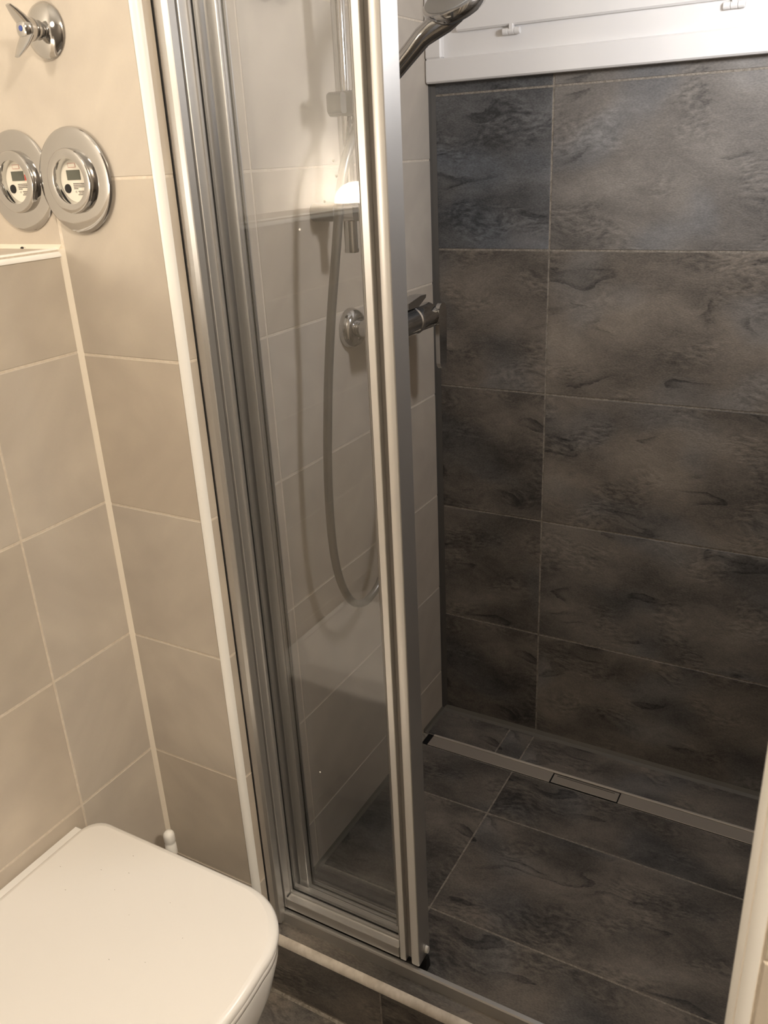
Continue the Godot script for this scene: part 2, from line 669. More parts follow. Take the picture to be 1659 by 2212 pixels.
func walls() -> void:
	var g := 0.0008
	# left wall of the shower, ends at the meter wall's corner
	var a := structure("wall_left", "wall of beige glazed tiles carrying the shower rail and mixer")
	put("backing", boxm(Vector3(-0.2, 0.0, 0.0), Vector3(-g, CEIL_Y, ZB - 0.012)), M.grout, a)
	light_wall(a, Vector3(0, 0, ZB), Vector3(0, 0, -1), [0.0095, 0.20, 0.60, ZB - 0.006], rows(0.124, 0.25, 0.004, CEIL_Y))
	# narrow wall that carries the meters
	var b := structure("wall_return", "narrow beige tiled wall carrying the water meters and stop valve")
	put("backing", boxm(Vector3(XL, FLOOR_Y, 0.7), Vector3(-0.012, CEIL_Y, ZB - g)), M.grout, b)
	var ys := rows(0.124, 0.25, FLOOR_Y, CEIL_Y)
	light_wall(b, Vector3(XC, 0, ZB), Vector3(1, 0, 0), [0.004, 0.2005], ys.filter(func(y): return y < 1.3))
	light_wall(b, Vector3(XL, 0, ZB), Vector3(1, 0, 0), [0.0, 0.3505], ys.filter(func(y): return y > 1.3))
	light_wall(b, Vector3(XL, 0, ZB), Vector3(1, 0, 0), [0.154, 0.3505], [1.124, 1.374])
	light_wall(b, Vector3(XL, 0, ZB), Vector3(1, 0, 0), [0.0, 0.1512], [LEDGE_Y + 0.004, 1.374])
	# boxed-in cistern with its ledge
	var c := structure("wall_cistern", "beige tiled cistern box with a ledge on top behind the toilet")
	put("backing", boxm(Vector3(XL, FLOOR_Y, ZB), Vector3(XC - g, LEDGE_Y - g, 2.7)), M.grout, c)
	light_wall(c, Vector3(XC, 0, 2.7), Vector3(0, 0, -1), [0.0, 0.105, 0.505, 0.905, 1.305, 1.705, 1.876], rows(0.128, 0.25, FLOOR_Y, LEDGE_Y - 0.010))
	for k in 5:
		var z0: float = [ZB + 0.004, 0.995, 1.395, 1.795, 2.195][k]
		var z1: float = [0.995, 1.395, 1.795, 2.195, 2.695][k]
		tile(c, Vector3(XL + 0.004, LEDGE_Y, z1 - 0.0014), Vector3(1, 0, 0), Vector3(0, 0, -1), -XL + XC - 0.016, z1 - z0 - 0.0028, M.tile[k % 3])
	# slate back wall of the shower
	var d := structure("wall_back", "back wall of the shower in large slate-look tiles")
	put("backing", boxm(Vector3(-0.2, -0.1, -0.12), Vector3(XR + 0.1, CEIL_Y, -g)), M.dark_grout, d)
	dark_tiles(d, Vector3(0, 0, 0), Vector3(1, 0, 0), Vector3(0, 1, 0), [0.009, 0.26, 0.86], [0.008, 0.294, 0.594, 0.894, 1.194, 1.494, 1.52], [0, 3, 6, 7, 0, 1, 3, 5, 4, 2, 4, 2])
	put("caulk", extrude([Vector2(0, 0), Vector2(0.012, 0), Vector2(0.004, 0.005), Vector2(0, 0.012)], Vector3(-0.0005, 0, -0.0005), Vector3(1, 0, 0), Vector3(0, 0, 1), Vector3(0, 1.515, 0)), M.dark_caulk, d)
	put("caulk", extrude([Vector2(0, 0), Vector2(0.014, 0), Vector2(0.005, 0.006), Vector2(0, 0.014)], Vector3(0.004, -0.0005, -0.0005), Vector3(0, 1, 0), Vector3(0, 0, 1), Vector3(XR - 0.008, 0, 0)), M.grey_caulk, d)
	# right wall of the shower, unseen; dark slate chosen to cut bounce light
	var e := structure("wall_right", "right wall of the shower in large slate-look tiles")
	put("backing", boxm(Vector3(XR + g, 0.0, 0.0), Vector3(XR + 0.1, CEIL_Y, ZB)), M.dark_grout, e)
	dark_tiles(e, Vector3(XR, 0, 0.0), Vector3(0, 0, 1), Vector3(0, 1, 0), [0.006, 0.3, 0.816], rows(0.294, 0.3, 0.004, CEIL_Y), [1, 3, 5, 6, 0, 7])
	# wall corner that closes the view on the right, close to the photographer
	var f := structure("wall_front", "tiled wall corner with rounded white edge beside the shower entrance")
	put("backing", boxm(Vector3(0.8405, FLOOR_Y, 1.10), Vector3(1.9, CEIL_Y, 1.258)), M.grout, f)
	light_wall(f, Vector3(0.8515, 0, 1.26), Vector3(1, 0, 0), [0.0, 0.3, 0.7, 1.04], rows(0.124, 0.25, FLOOR_Y, CEIL_Y))
	put("infill", boxm(Vector3(XR + 0.1, FLOOR_Y, 0.7), Vector3(1.9, CEIL_Y, 1.10)), M.plaster, f)
	# the rest of the room, behind and beside the photographer
	var h := structure("wall_ledge", "plain light wall above the cistern ledge")
	put("plaster", boxm(Vector3(XL - 0.1, FLOOR_Y, 0.7), Vector3(XL, CEIL_Y, 2.7)), M.plaster, h)
	var k := structure("wall_entrance", "plain wall behind the photographer, darkened to cut bounce light")
	put("plaster", boxm(Vector3(XL - 0.1, FLOOR_Y, 2.7), Vector3(1.9, CEIL_Y, 2.8)), M.dark_plaster, k)
	var q := structure("wall_side", "plain wall on the far side of the bathroom, darkened to cut bounce light")
	put("plaster", boxm(Vector3(1.8, FLOOR_Y, 1.2), Vector3(1.9, CEIL_Y, 2.7)), M.dark_plaster, q)
	var r := structure("ceiling", "plain white ceiling")
	put("plaster", boxm(Vector3(XL - 0.1, CEIL_Y, -0.12), Vector3(1.9, CEIL_Y + 0.1, 2.8)), M.ceiling, r)


func floors() -> void:
	var a := structure("floor_shower", "raised shower floor in slate-look tiles")
	put("backing", boxm(Vector3(-0.012, FLOOR_Y, -0.01), Vector3(XR + 0.01, -0.0008, ZB - 0.012)), M.dark_grout, a)
	var u := Vector3(1, 0, 0)
	var v := Vector3(0, 0, -1)
	dark_tiles(a, Vector3(0, 0, 0.119), u, v, [0.006, 0.195, 0.26, 0.86], [0.0, 0.112], [0, 6, 3])
	dark_tiles(a, Vector3(0, 0, 0.765), u, v, [0.004, 0.26, 0.86], [0.0, 0.15, 0.445, 0.602], [6, 0, 0, 6, 6, 0])
	put("caulk", extrude([Vector2(0, 0), Vector2(0.012, 0), Vector2(0.004, 0.004), Vector2(0, 0.012)], Vector3(-0.0005, -0.0005, 0.002), Vector3(1, 0, 0), Vector3(0, 1, 0), Vector3(0, 0, 0.12)), M.grey_caulk, a)
	put("caulk", extrude([Vector2(0, 0), Vector2(0.010, 0), Vector2(0.004, 0.004), Vector2(0, 0.010)], Vector3(-0.0005, -0.0005, 0.166), Vector3(1, 0, 0), Vector3(0, 1, 0), Vector3(0, 0, 0.55)), M.grey_caulk, a)
	# front of the step
	var s := structure("step_front", "low tiled step up to the shower")
	put("backing", boxm(Vector3(0.0, FLOOR_Y, ZB - 0.014), Vector3(XR + 0.1, 0.0, ZB - 0.0014)), M.dark_grout, s)
	dark_tiles(s, Vector3(0, 0, ZB), u, Vector3(0, 1, 0), [0.004, 0.26, 0.86], [FLOOR_Y + 0.004, -0.004], [6, 0])
	tile(s, Vector3(0.004, 0.004, ZB - 0.008), u, v, XR - 0.008, 0.034, M.slate[6], Rect2(0, 0, 1, 0.1))
	# bathroom floor
	var b := structure("floor", "bathroom floor in slate-look tiles")
	put("backing", boxm(Vector3(XL - 0.1, FLOOR_Y - 0.1, 0.7), Vector3(1.9, FLOOR_Y - 0.0014, 2.8)), M.dark_grout, b)
	dark_tiles(b, Vector3(XC, FLOOR_Y, 2.7), u, v, [0.0, 0.55, 1.15, 1.75, 2.01], [0.0, 0.28, 0.58, 0.88, 1.18, 1.48, 1.78, 1.876], [1, 5, 2, 3, 6, 4, 7])


func window() -> void:
	var w := structure("window_1", "white painted window frame with a bottom-hinged sash above the slate wall")
	var x0 := 0.001
	var x1 := XR - 0.001
	var y0 := 1.515
	var y1 := 2.16
	# outer frame
	put("frame_rail", boxm(Vector3(x0, y0, 0.0), Vector3(x1, y0 + 0.043, 0.026), 0.003), M.paint, w)
	put("frame_rail", boxm(Vector3(x0, y1 - 0.043, 0.0), Vector3(x1, y1, 0.026), 0.003), M.paint, w)
	put("frame_stile", boxm(Vector3(x0, y0 + 0.043, 0.0), Vector3(x0 + 0.036, y1 - 0.043, 0.026), 0.003), M.paint, w)
	put("frame_stile", boxm(Vector3(x1 - 0.036, y0 + 0.043, 0.0), Vector3(x1, y1 - 0.043, 0.026), 0.003), M.paint, w)
	# rebate between frame and sash
	put("rebate", boxm(Vector3(x0 + 0.036, y0 + 0.043, 0.0), Vector3(x1 - 0.036, y1 - 0.043, 0.012)), M.paint, w)
	var s := put("sash", boxm(Vector3(x0 + 0.066, y0 + 0.086, 0.012), Vector3(x1 - 0.066, y1 - 0.075, 0.024), 0.003), M.paint, w)
	s.name = "sash"
	for hx in [0.182, 0.575]:
		var parts := []
		for k in 3:
			var c0: float = hx - 0.0175 + k * 0.0118
			var st := lathe([Vector2(0, 0), Vector2(0.0050, 0), Vector2(0.0058, 0.0008), Vector2(0.0058, 0.0104), Vector2(0.0050, 0.0112), Vector2(0, 0.0112)], 20)
			if k == 0:
				parts.append(put("hinge", st, M.paint, w, axis_to(Vector3.RIGHT, Vector3(c0, y0 + 0.0765, 0.021))))
			else:
				var inv: Transform3D = parts[0].transform.affine_inverse()
				put("knuckle", st, M.paint, parts[0], inv * axis_to(Vector3.RIGHT, Vector3(c0, y0 + 0.0765, 0.021)))
		var inv2: Transform3D = parts[0].transform.affine_inverse()
		put("leaf", boxm(Vector3(hx - 0.004, y0 + 0.076, 0.016), Vector3(hx + 0.004, y0 + 0.0885, 0.0265), 0.001), M.paint, parts[0], inv2)


func quarter(r: float) -> Array:
	var pts := [Vector2(-r * 0.9, -r * 0.9), Vector2(0.0015, -r * 0.9)]
	for k in 9:
		var a := PI * 0.5 * k / 8.0
		pts.append(Vector2(0.0015 - r + cos(a) * r, 0.0015 - r + sin(a) * r))
	pts.append(Vector2(-r * 0.9, 0.0015))
	return pts


func trims() -> void:
	# rounded white edge profiles
	var a := structure("trim_1", "rounded white edge strip on the tiled corner beside the shower door")
	put("strip", extrude(quarter(0.0110), Vector3(0, 0.0, ZB), Vector3(1, 0, 0), Vector3(0, 0, 1), Vector3(0, CEIL_Y, 0), true), M.pvc, a)
	var b := structure("trim_2", "rounded white edge strip along the front of the cistern ledge")
	put("strip", extrude(quarter(0.012), Vector3(XC, LEDGE_Y, ZB), Vector3(1, 0, 0), Vector3(0, 1, 0), Vector3(0, 0, 1.88), true), M.pvc, b)
	var c := structure("trim_3", "worn rounded edge strip along the top of the step")
	put("strip", extrude(quarter(0.013), Vector3(0.0, 0.006, ZB), Vector3(0, 0, 1), Vector3(0, 1, 0), Vector3(XR + 0.1, 0, 0), true), M.worn, c)
	var d := structure("trim_4", "white silicone joint in the corner between cistern box and meter wall")
	put("joint", extrude([Vector2(-0.002, -0.002), Vector2(0.0075, -0.002), Vector2(0.0030, 0.0030), Vector2(-0.002, 0.0075)], Vector3(XC, FLOOR_Y, ZB), Vector3(1, 0, 0), Vector3(0, 0, 1), Vector3(0, LEDGE_Y - FLOOR_Y, 0)), M.caulk, d)
	put("joint", extrude([Vector2(-0.002, -0.002), Vector2(0.0075, -0.002), Vector2(0.0030, 0.0030), Vector2(-0.002, 0.0075)], Vector3(XL, LEDGE_Y, ZB), Vector3(0, 0, 1), Vector3(0, 1, 0), Vector3(XC - XL, 0, 0)), M.caulk, d)
	var e := structure("trim_5", "rounded white edge strip on the wall corner beside the shower entrance")
	put("strip", extrude(quarter(0.016).map(func(p): return Vector2(-p.x, p.y)), Vector3(0.8365, FLOOR_Y, 1.26), Vector3(1, 0, 0), Vector3(0, 0, 1), Vector3(0, CEIL_Y - FLOOR_Y, 0), true), M.pvc, e)


# ------------------------------------------------------------------ toilet
func lid_ring(x0: float, x1: float, hw: float, y: float, zc: float, rb: float, rf: float) -> Array:
	# rounded-square outline: straight back, wide-radius front with a slight bow
	var pts := []
	var arc := func(cx: float, cz: float, r: float, a0: float, a1: float, n: int) -> void:
		for k in n:
			var a := lerpf(a0, a1, float(k) / (n - 1))
			pts.append(Vector3(cx + cos(a) * r, y, cz + sin(a) * r))
	arc.call(x0 + rb, zc - hw + rb, rb, PI, PI * 1.5, 8)
	arc.call(x1 - rf - 0.004, zc - hw + rf, rf, PI * 1.5, TAU, 16)
	for k in range(1, 8):
		var t := float(k) / 8.0
		pts.append(Vector3(x1 - 0.004 + 0.006 * sin(PI * t), y, lerpf(zc - hw + rf, zc + hw - rf, t)))
	arc.call(x1 - rf - 0.004, zc + hw - rf, rf, 0.0, PI * 0.5, 16)
	arc.call(x0 + rb, zc + hw - rb, rb, PI * 0.5, PI, 8)
	return pts


func toilet() -> void:
	var zc := 1.175
	var o := thing("toilet", "white wall-hung toilet with closed lid in front of the tiled cistern box", "toilet", Vector3(XC, FLOOR_Y, zc))
	var off := Transform3D(Basis.IDENTITY, -o.position)
	# bowl: rings from the rim down
	var rings := []
	for s in [[0.326, 0.0, 0.0, 0.0], [0.315, 0.0, 0.0, 0.0], [0.26, 0.012, 0.006, 0.0], [0.19, 0.035, 0.022, 0.0], [0.11, 0.075, 0.045, 0.0], [0.03, 0.13, 0.07, 0.0], [-0.03, 0.20, 0.095, 0.0], [-0.055, 0.26, 0.12, 0.0]]:
		rings.append(lid_ring(XC + 0.001, 0.252 - s[1], 0.178 - s[2], s[0], zc, 0.03, 0.10))
	put("bowl", loft(rings), M.ceramic, o, off)
	put("deck", boxm(Vector3(XC + 0.001, 0.318, 1.016), Vector3(-0.155, 0.352, 1.334), 0.004), M.ceramic, o, off)
	var seat := []
	for s in [[0.327, -0.003], [0.329, 0.0], [0.340, 0.0], [0.342, -0.003]]:
		seat.append(lid_ring(-0.17, 0.253 + s[1], 0.181 + s[1], s[0], zc, 0.03, 0.103))
	put("seat", loft(seat), M.seat, o, off)
	var lid := []
	for s in [[0.3435, -0.004], [0.3445, -0.001], [0.347, 0.0], [0.353, 0.0], [0.3565, -0.0015], [0.359, -0.0045], [0.3602, -0.010]]:
		lid.append(lid_ring(-0.188 - s[1], 0.256 + s[1], 0.184 + s[1], s[0], zc, 0.034, 0.106))
	put("lid", loft(lid), M.seat, o, off)
	for z in [zc - 0.075, zc + 0.075]:
		put("hinge", sweep([Vector3(-0.183, 0.3435, z - 0.02), Vector3(-0.183, 0.3435, z + 0.02)], [0.006]), M.chrome, o, off)


# ------------------------------------------------------------------ shower doors
func shower_enclosure() -> void:
	var o := thing("shower_enclosure", "fixed aluminium frame of the shower door with wall profiles and bottom rail", "door frame", Vector3(0, 0, 0.76))
	var off := Transform3D(Basis.IDENTITY, -o.position)
	var x := Vector3(1, 0, 0)
	var z := Vector3(0, 0, 1)
	var prof := [Vector2(0.0005, 0.698), Vector2(0.0165, 0.698), Vector2(0.0165, 0.771), Vector2(0.0225, 0.774), Vector2(0.0235, 0.775), Vector2(0.0235, 0.7885), Vector2(0.0225, 0.790), Vector2(0.016, 0.7918), Vector2(0.004, 0.7918), Vector2(0.0005, 0.7905)]
	put("wall_profile", extrude(prof, Vector3(0, 0.012, 0), x, z, Vector3(0, 1.94, 0)), M.alu, o, off)
	var mirror := prof.map(func(p): return Vector2(XR - p.x, p.y))
	put("wall_profile", extrude(mirror, Vector3(0, 0.012, 0), x, z, Vector3(0, 1.94, 0)), M.alu, o, off)
	put("header", boxm(Vector3(0.001, 1.952, 0.698), Vector3(XR - 0.001, 2.0, 0.792), 0.003), M.alu, o, off)
	put("seal", boxm(Vector3(0.0002, 0.012, 0.7905), Vector3(0.0012, 1.95, 0.7928)), M.rubber, o, off)
	# bottom rail: an upright web with a flat foot towards the room
	var rail := [Vector2(0.766, -0.001), Vector2(0.7795, -0.001), Vector2(0.7790, 0.0085), Vector2(0.7784, 0.0275), Vector2(0.7762, 0.0300), Vector2(0.7690, 0.0300), Vector2(0.7680, 0.029), Vector2(0.7670, 0.004)]
	put("bottom_rail", extrude(rail, Vector3(0.001, 0.0, 0.0), z, Vector3(0, 1, 0), Vector3(XR - 0.002, 0, 0)), M.alu, o, off)


func frame_panel(called: String, label: String, x0: float, x1: float, zf: float, zb: float, yb: float, front: bool) -> Node3D:
	var yt := 1.945
	var o := thing(called, label, "shower door", Vector3((x0 + x1) * 0.5, yb, (zf + zb) * 0.5), "sliding shower doors")
	var off := Transform3D(Basis.IDENTITY, -o.position)
	var x := Vector3(1, 0, 0)
	var z := Vector3(0, 0, 1)
	var h := yt - yb
	var zg := lerpf(zf, zb, 0.72)
	# left stile: flat front, stepped inner cheek
	var lx := x0 + (0.005 if front else 0.019)
	var left := [Vector2(x0, zb), Vector2(lx, zb), Vector2(lx, zg - 0.004), Vector2(lx - 0.003, zg - 0.004), Vector2(lx - 0.003, zg + 0.004), Vector2(lx, zg + 0.004), Vector2(lx, zg + 0.010), Vector2(lx - 0.0022, zg + 0.0108), Vector2(lx - 0.0022, zf - 0.005), Vector2(lx, zf - 0.0042), Vector2(lx, zf - 0.001), Vector2(lx - 0.001, zf), Vector2(x0, zf)]
	put("stile", extrude(left, Vector3(0, yb, 0), x, z, Vector3(0, h, 0)), M.alu, o, off)
	# right stile: flat band, channel, rounded grip
	var w := 0.042
	var rx := x1 - w
	var right := [Vector2(rx, zb), Vector2(rx, zg - 0.004), Vector2(rx + 0.003, zg - 0.004), Vector2(rx + 0.003, zg + 0.004), Vector2(rx, zg + 0.004), Vector2(rx, zf - 0.003), Vector2(rx + 0.0022, zf - 0.0008), Vector2(rx + 0.0026, zf - 0.0022), Vector2(rx + 0.0032, zf - 0.0004), Vector2(rx + 0.0040, zf), Vector2(rx + 0.0145, zf), Vector2(rx + 0.0150, zf - 0.0005), Vector2(rx + 0.0152, zf - 0.0120), Vector2(rx + 0.0228, zf - 0.0120), Vector2(rx + 0.0232, zf - 0.0075), Vector2(rx + 0.0250, zf - 0.0060)]
	for k in 13:
		var a := PI - PI * 0.5 * k / 12.0 - PI * 0.12 * (1.0 - k / 12.0)
		right.append(Vector2(x1 - 0.0065 + cos(a) * 0.0105, zf - 0.0075 + sin(a) * 0.0075))
	right.append_array([Vector2(x1 - 0.001, zf), Vector2(x1, zf - 0.001), Vector2(x1, zb)])
	put("stile", extrude(right, Vector3(0, yb, 0), x, z, Vector3(0, h, 0), true), M.alu, o, off)
	if front:  # pale strips paint the lamp highlight onto the stile
		put("highlight_band", extrude([Vector2(rx + 0.0042, zf - 0.001), Vector2(rx + 0.0143, zf - 0.001), Vector2(rx + 0.0143, zf + 0.0004), Vector2(rx + 0.0138, zf + 0.0008), Vector2(rx + 0.0047, zf + 0.0008), Vector2(rx + 0.0042, zf + 0.0004)], Vector3(0, yb, 0), x, z, Vector3(0, h, 0)), M.alu_highlight, o, off)
		put("highlight_band", extrude([Vector2(x1 - 0.0168, zf - 0.005), Vector2(x1 - 0.0016, zf - 0.005), Vector2(x1 - 0.0012, zf + 0.0002), Vector2(x1 - 0.0020, zf + 0.0008), Vector2(x1 - 0.0125, zf + 0.0008), Vector2(x1 - 0.0150, zf - 0.0002), Vector2(x1 - 0.0166, zf - 0.0022)], Vector3(0, yb, 0), x, z, Vector3(0, h, 0), true), M.alu_highlight, o, off)
	put("groove_shade", boxm(Vector3(rx + 0.0154, yb + 0.002, zf - 0.0122), Vector3(rx + 0.0226, yt - 0.002, zf - 0.0095)), M.alu_shaded, o, off)  # darker strip paints the shade inside the stile groove
	# rails between the stiles
	var y1 := yb + 0.0235
	var rail := [Vector2(zb, 0.0), Vector2(zf - 0.0005, 0.0), Vector2(zf, 0.0005), Vector2(zf, 0.0225), Vector2(zf - 0.001, 0.0235), Vector2(zf - 0.0035, 0.0235), Vector2(zf - 0.0042, 0.0185), Vector2(zg + 0.0108, 0.0185), Vector2(zg + 0.010, 0.0225), Vector2(zg + 0.004, 0.0225), Vector2(zg + 0.004, 0.018), Vector2(zg - 0.004, 0.018), Vector2(zg - 0.004, 0.0235), Vector2(zb, 0.0235)]
	put("bottom_rail", extrude(rail, Vector3(lx, yb, 0), z, Vector3(0, 1, 0), Vector3(rx - lx, 0, 0)), M.alu, o, off)
	put("top_rail", extrude(rail.map(func(p): return Vector2(p.x, -p.y)), Vector3(lx, yt, 0), z, Vector3(0, 1, 0), Vector3(rx - lx, 0, 0)), M.alu, o, off)
	put("glass_pane", boxm(Vector3(lx - 0.002, yb + 0.0195, zg - 0.002), Vector3(rx + 0.002, yt - 0.0195, zg + 0.002)), M.glass, o, off)
	for s in [[lx - 0.0025, lx + 0.0015], [rx - 0.0015, rx + 0.0025]]:
		put("gasket", boxm(Vector3(s[0], y1, zg + 0.0022), Vector3(s[1], yt - 0.024, zg + 0.0040)), M.rubber, o, off)
	put("gasket", boxm(Vector3(lx, yb + 0.0185, zg + 0.0022), Vector3(rx, y1 + 0.0015, zg + 0.0040)), M.rubber, o, off)
	return o


func sliding_panels() -> void:
	var a := frame_panel("sliding_door", "front sliding shower door with a highlight painted on its aluminium grip edge, clear glass", 0.0195, 0.317, 0.770, 0.729, 0.0355, true)
	var off := Transform3D(Basis.IDENTITY, -a.position)
	put("bumper", sweep([Vector3(0.3175, 0.052, 0.744), Vector3(0.3225, 0.052, 0.744)], [0.0052, 0.0046], 16, true, 1.7), M.pvc, a, off)
	put("floor_guide", extrude([Vector2(0.737, 0.006), Vector2(0.757, 0.006), Vector2(0.750, 0.0352), Vector2(0.741, 0.0352)], Vector3(0.306, 0, 0), Vector3(0, 0, 1), Vector3(0, 1, 0), Vector3(0.016, 0, 0)), M.rubber, a, off)
	for p in [Vector3(0.116, 0.378, 0.0), Vector3(0.228, 1.365, 0.0), Vector3(0.225, 1.383, 0.0), Vector3(0.165, 1.30, 0.0), Vector3(0.207, 1.335, 0.0)]:
		put("water_drop", lathe([Vector2(0, 0), Vector2(0.0017, 0), Vector2(0.0014, 0.0008), Vector2(0, 0.0012)], 10), M.pvc, a, off * axis_to(Vector3(0, 0, 1), p + Vector3(0, 0, 0.7426)))
	frame_panel("sliding_door", "inner sliding shower door parked behind the front one, clear glass in slim frame", 0.030, 0.288, 0.7255, 0.703, 0.0310, false)


# ------------------------------------------------------------------ shower rail, hand shower, hose
func shower_set() -> void:
	var zr := 0.437
	var xr := 0.058
	var o := thing("shower_rail", "chrome shower rail with sliding holder on the beige tiled wall", "shower rail", Vector3(0, 1.24, zr))
	var off := Transform3D(Basis.IDENTITY, -o.position)
	put("bar", sweep([Vector3(xr, 1.242, zr), Vector3(xr, 1.95, zr)], [0.0115], 24), M.chrome, o, off)
	put("end_cap", lathe([Vector2(0, 0), Vector2(0.0115, 0), Vector2(0.0125, 0.002), Vector2(0.0125, 0.006), Vector2(0, 0.006)], 24), M.chrome, o, off * Transform3D(Basis.IDENTITY, Vector3(xr, 1.236, zr)))
	for y in [1.303, 1.90]:
		var br := put("bracket", extrude(rounded(0.058, 0.030, 0.014), Vector3(0.0005, y, zr + 0.006), Vector3(0, 0, 1), Vector3(0, 1, 0), Vector3(0.046, 0, 0), true), M.grey_dark, o, off)
		put("clamp", extrude(rounded(0.034, 0.032, 0.010), Vector3(0.046, y, zr), Vector3(0, 0, 1), Vector3(0, 1, 0), Vector3(0.028, 0, 0), true), M.chrome, br)
	# sliding holder; the dark block beside it stands in for a cast shadow
	var h := put("holder", extrude(rounded(0.050, 0.036, 0.010), Vector3(0.040, 1.466, zr - 0.004), Vector3(0, 0, 1), Vector3(0, 1, 0), Vector3(0.048, 0, 0), true), M.grey_dark, o, off)
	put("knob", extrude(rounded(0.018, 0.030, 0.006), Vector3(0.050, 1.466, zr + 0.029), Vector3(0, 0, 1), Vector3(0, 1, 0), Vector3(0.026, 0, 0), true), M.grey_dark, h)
	put("cradle", lathe([Vector2(0.0145, -0.018), Vector2(0.0180, -0.018), Vector2(0.0195, 0.018), Vector2(0.0160, 0.018), Vector2(0.0145, -0.018)], 28), M.chrome_soft, h, axis_to(Vector3(0.84, 0.54, 0.0), Vector3(0.100, 1.470, zr - 0.006)))
	# hand shower: grip, neck, head
	var s := thing("hand_shower", "chrome hand shower with grey spray face resting in the rail holder", "shower head", Vector3(0.10, 1.468, zr - 0.006))
	var o2 := Transform3D(Basis.IDENTITY, -s.position)
	var zz := zr - 0.006
	var grip := [Vector3(0.084, 1.457, zz), Vector3(0.100, 1.468, zz), Vector3(0.120, 1.483, zz), Vector3(0.15, 1.506, zz), Vector3(0.180, 1.531, zz), Vector3(0.200, 1.548, zz), Vector3(0.216, 1.5575, zz - 0.003), Vector3(0.236, 1.566, zz - 0.008), Vector3(0.256, 1.574, zz - 0.014)]
	put("grip", sweep(grip, [0.0115, 0.0125, 0.0135, 0.0140, 0.0142, 0.0150, 0.0165, 0.0155, 0.010], 28), M.chrome, s, o2)
	var nrm := Vector3(-0.13, 0.80, 0.58)
	var hd := put("head", lathe([Vector2(0, -0.020), Vector2(0.030, -0.0195), Vector2(0.044, -0.015), Vector2(0.0505, -0.007), Vector2(0.0520, 0.000), Vector2(0.0510, 0.005), Vector2(0.046, 0.007), Vector2(0, 0.007)], 56), M.chrome, s, o2 * axis_to(nrm, Vector3(0.244, 1.596, zz - 0.024)))
	put("spray_face", lathe([Vector2(0, 0.0068), Vector2(0.0465, 0.0068), Vector2(0.0465, 0.0078), Vector2(0.045, 0.0086), Vector2(0, 0.0095)], 48), M.grey_plastic, hd)
	# hose hanging in a loop
	var hose := thing("shower_hose", "grey shower hose hanging in a long loop below the hand shower", "hose", Vector3(0.06, 0.57, 0.49))
	var key := [Vector3(0.085, 1.452, 0.431), Vector3(0.087, 1.425, 0.452), Vector3(0.087, 1.389, 0.484), Vector3(0.085, 1.344, 0.503), Vector3(0.078, 1.243, 0.520), Vector3(0.068, 1.152, 0.529), Vector3(0.060, 1.054, 0.538), Vector3(0.058, 0.97, 0.549), Vector3(0.056, 0.893, 0.556), Vector3(0.055, 0.80, 0.560), Vector3(0.055, 0.714, 0.556), Vector3(0.056, 0.645, 0.540), Vector3(0.058, 0.597, 0.513), Vector3(0.06, 0.576, 0.482), Vector3(0.06, 0.572, 0.450), Vector3(0.062, 0.59, 0.408), Vector3(0.064, 0.65, 0.362), Vector3(0.066, 0.75, 0.322), Vector3(0.068, 0.87, 0.297), Vector3(0.068, 0.97, 0.287), Vector3(0.068, 1.0408, 0.286)]
	var cv := Curve3D.new()
	for i in key.size():
		var t: Vector3 = (key[mini(i + 1, key.size() - 1)] - key[maxi(i - 1, 0)]) / 6.0
		cv.add_point(key[i], -t, t)
	var path := []
	var len := cv.get_baked_length()
	for i in 161:
		path.append(cv.sample_baked(len * i / 160.0, true))
	put("tube", sweep(path, [0.0078], 14), M.hose, hose, Transform3D(Basis.IDENTITY, -hose.position))
	put("nut", lathe([Vector2(0, 0), Vector2(0.0105, 0), Vector2(0.0115, 0.003), Vector2(0.0100, 0.022), Vector2(0, 0.022)], 20), M.chrome, hose, Transform3D(Basis.IDENTITY, -hose.position) * axis_to(Vector3(0.0, -0.75, 0.5), Vector3(0.085, 1.454, 0.430)))


func rounded(w: float, h: float, r: float) -> Array:
	var pts := []
	for q in 4:
		var cx: float = (w * 0.5 - r) * [1, -1, -1, 1][q]
		var cy: float = (h * 0.5 - r) * [1, 1, -1, -1][q]
		for k in 6:
			var a := PI * 0.5 * (q + k / 5.0)
			pts.append(Vector2(cx + cos(a) * r, cy + sin(a) * r))
	return pts


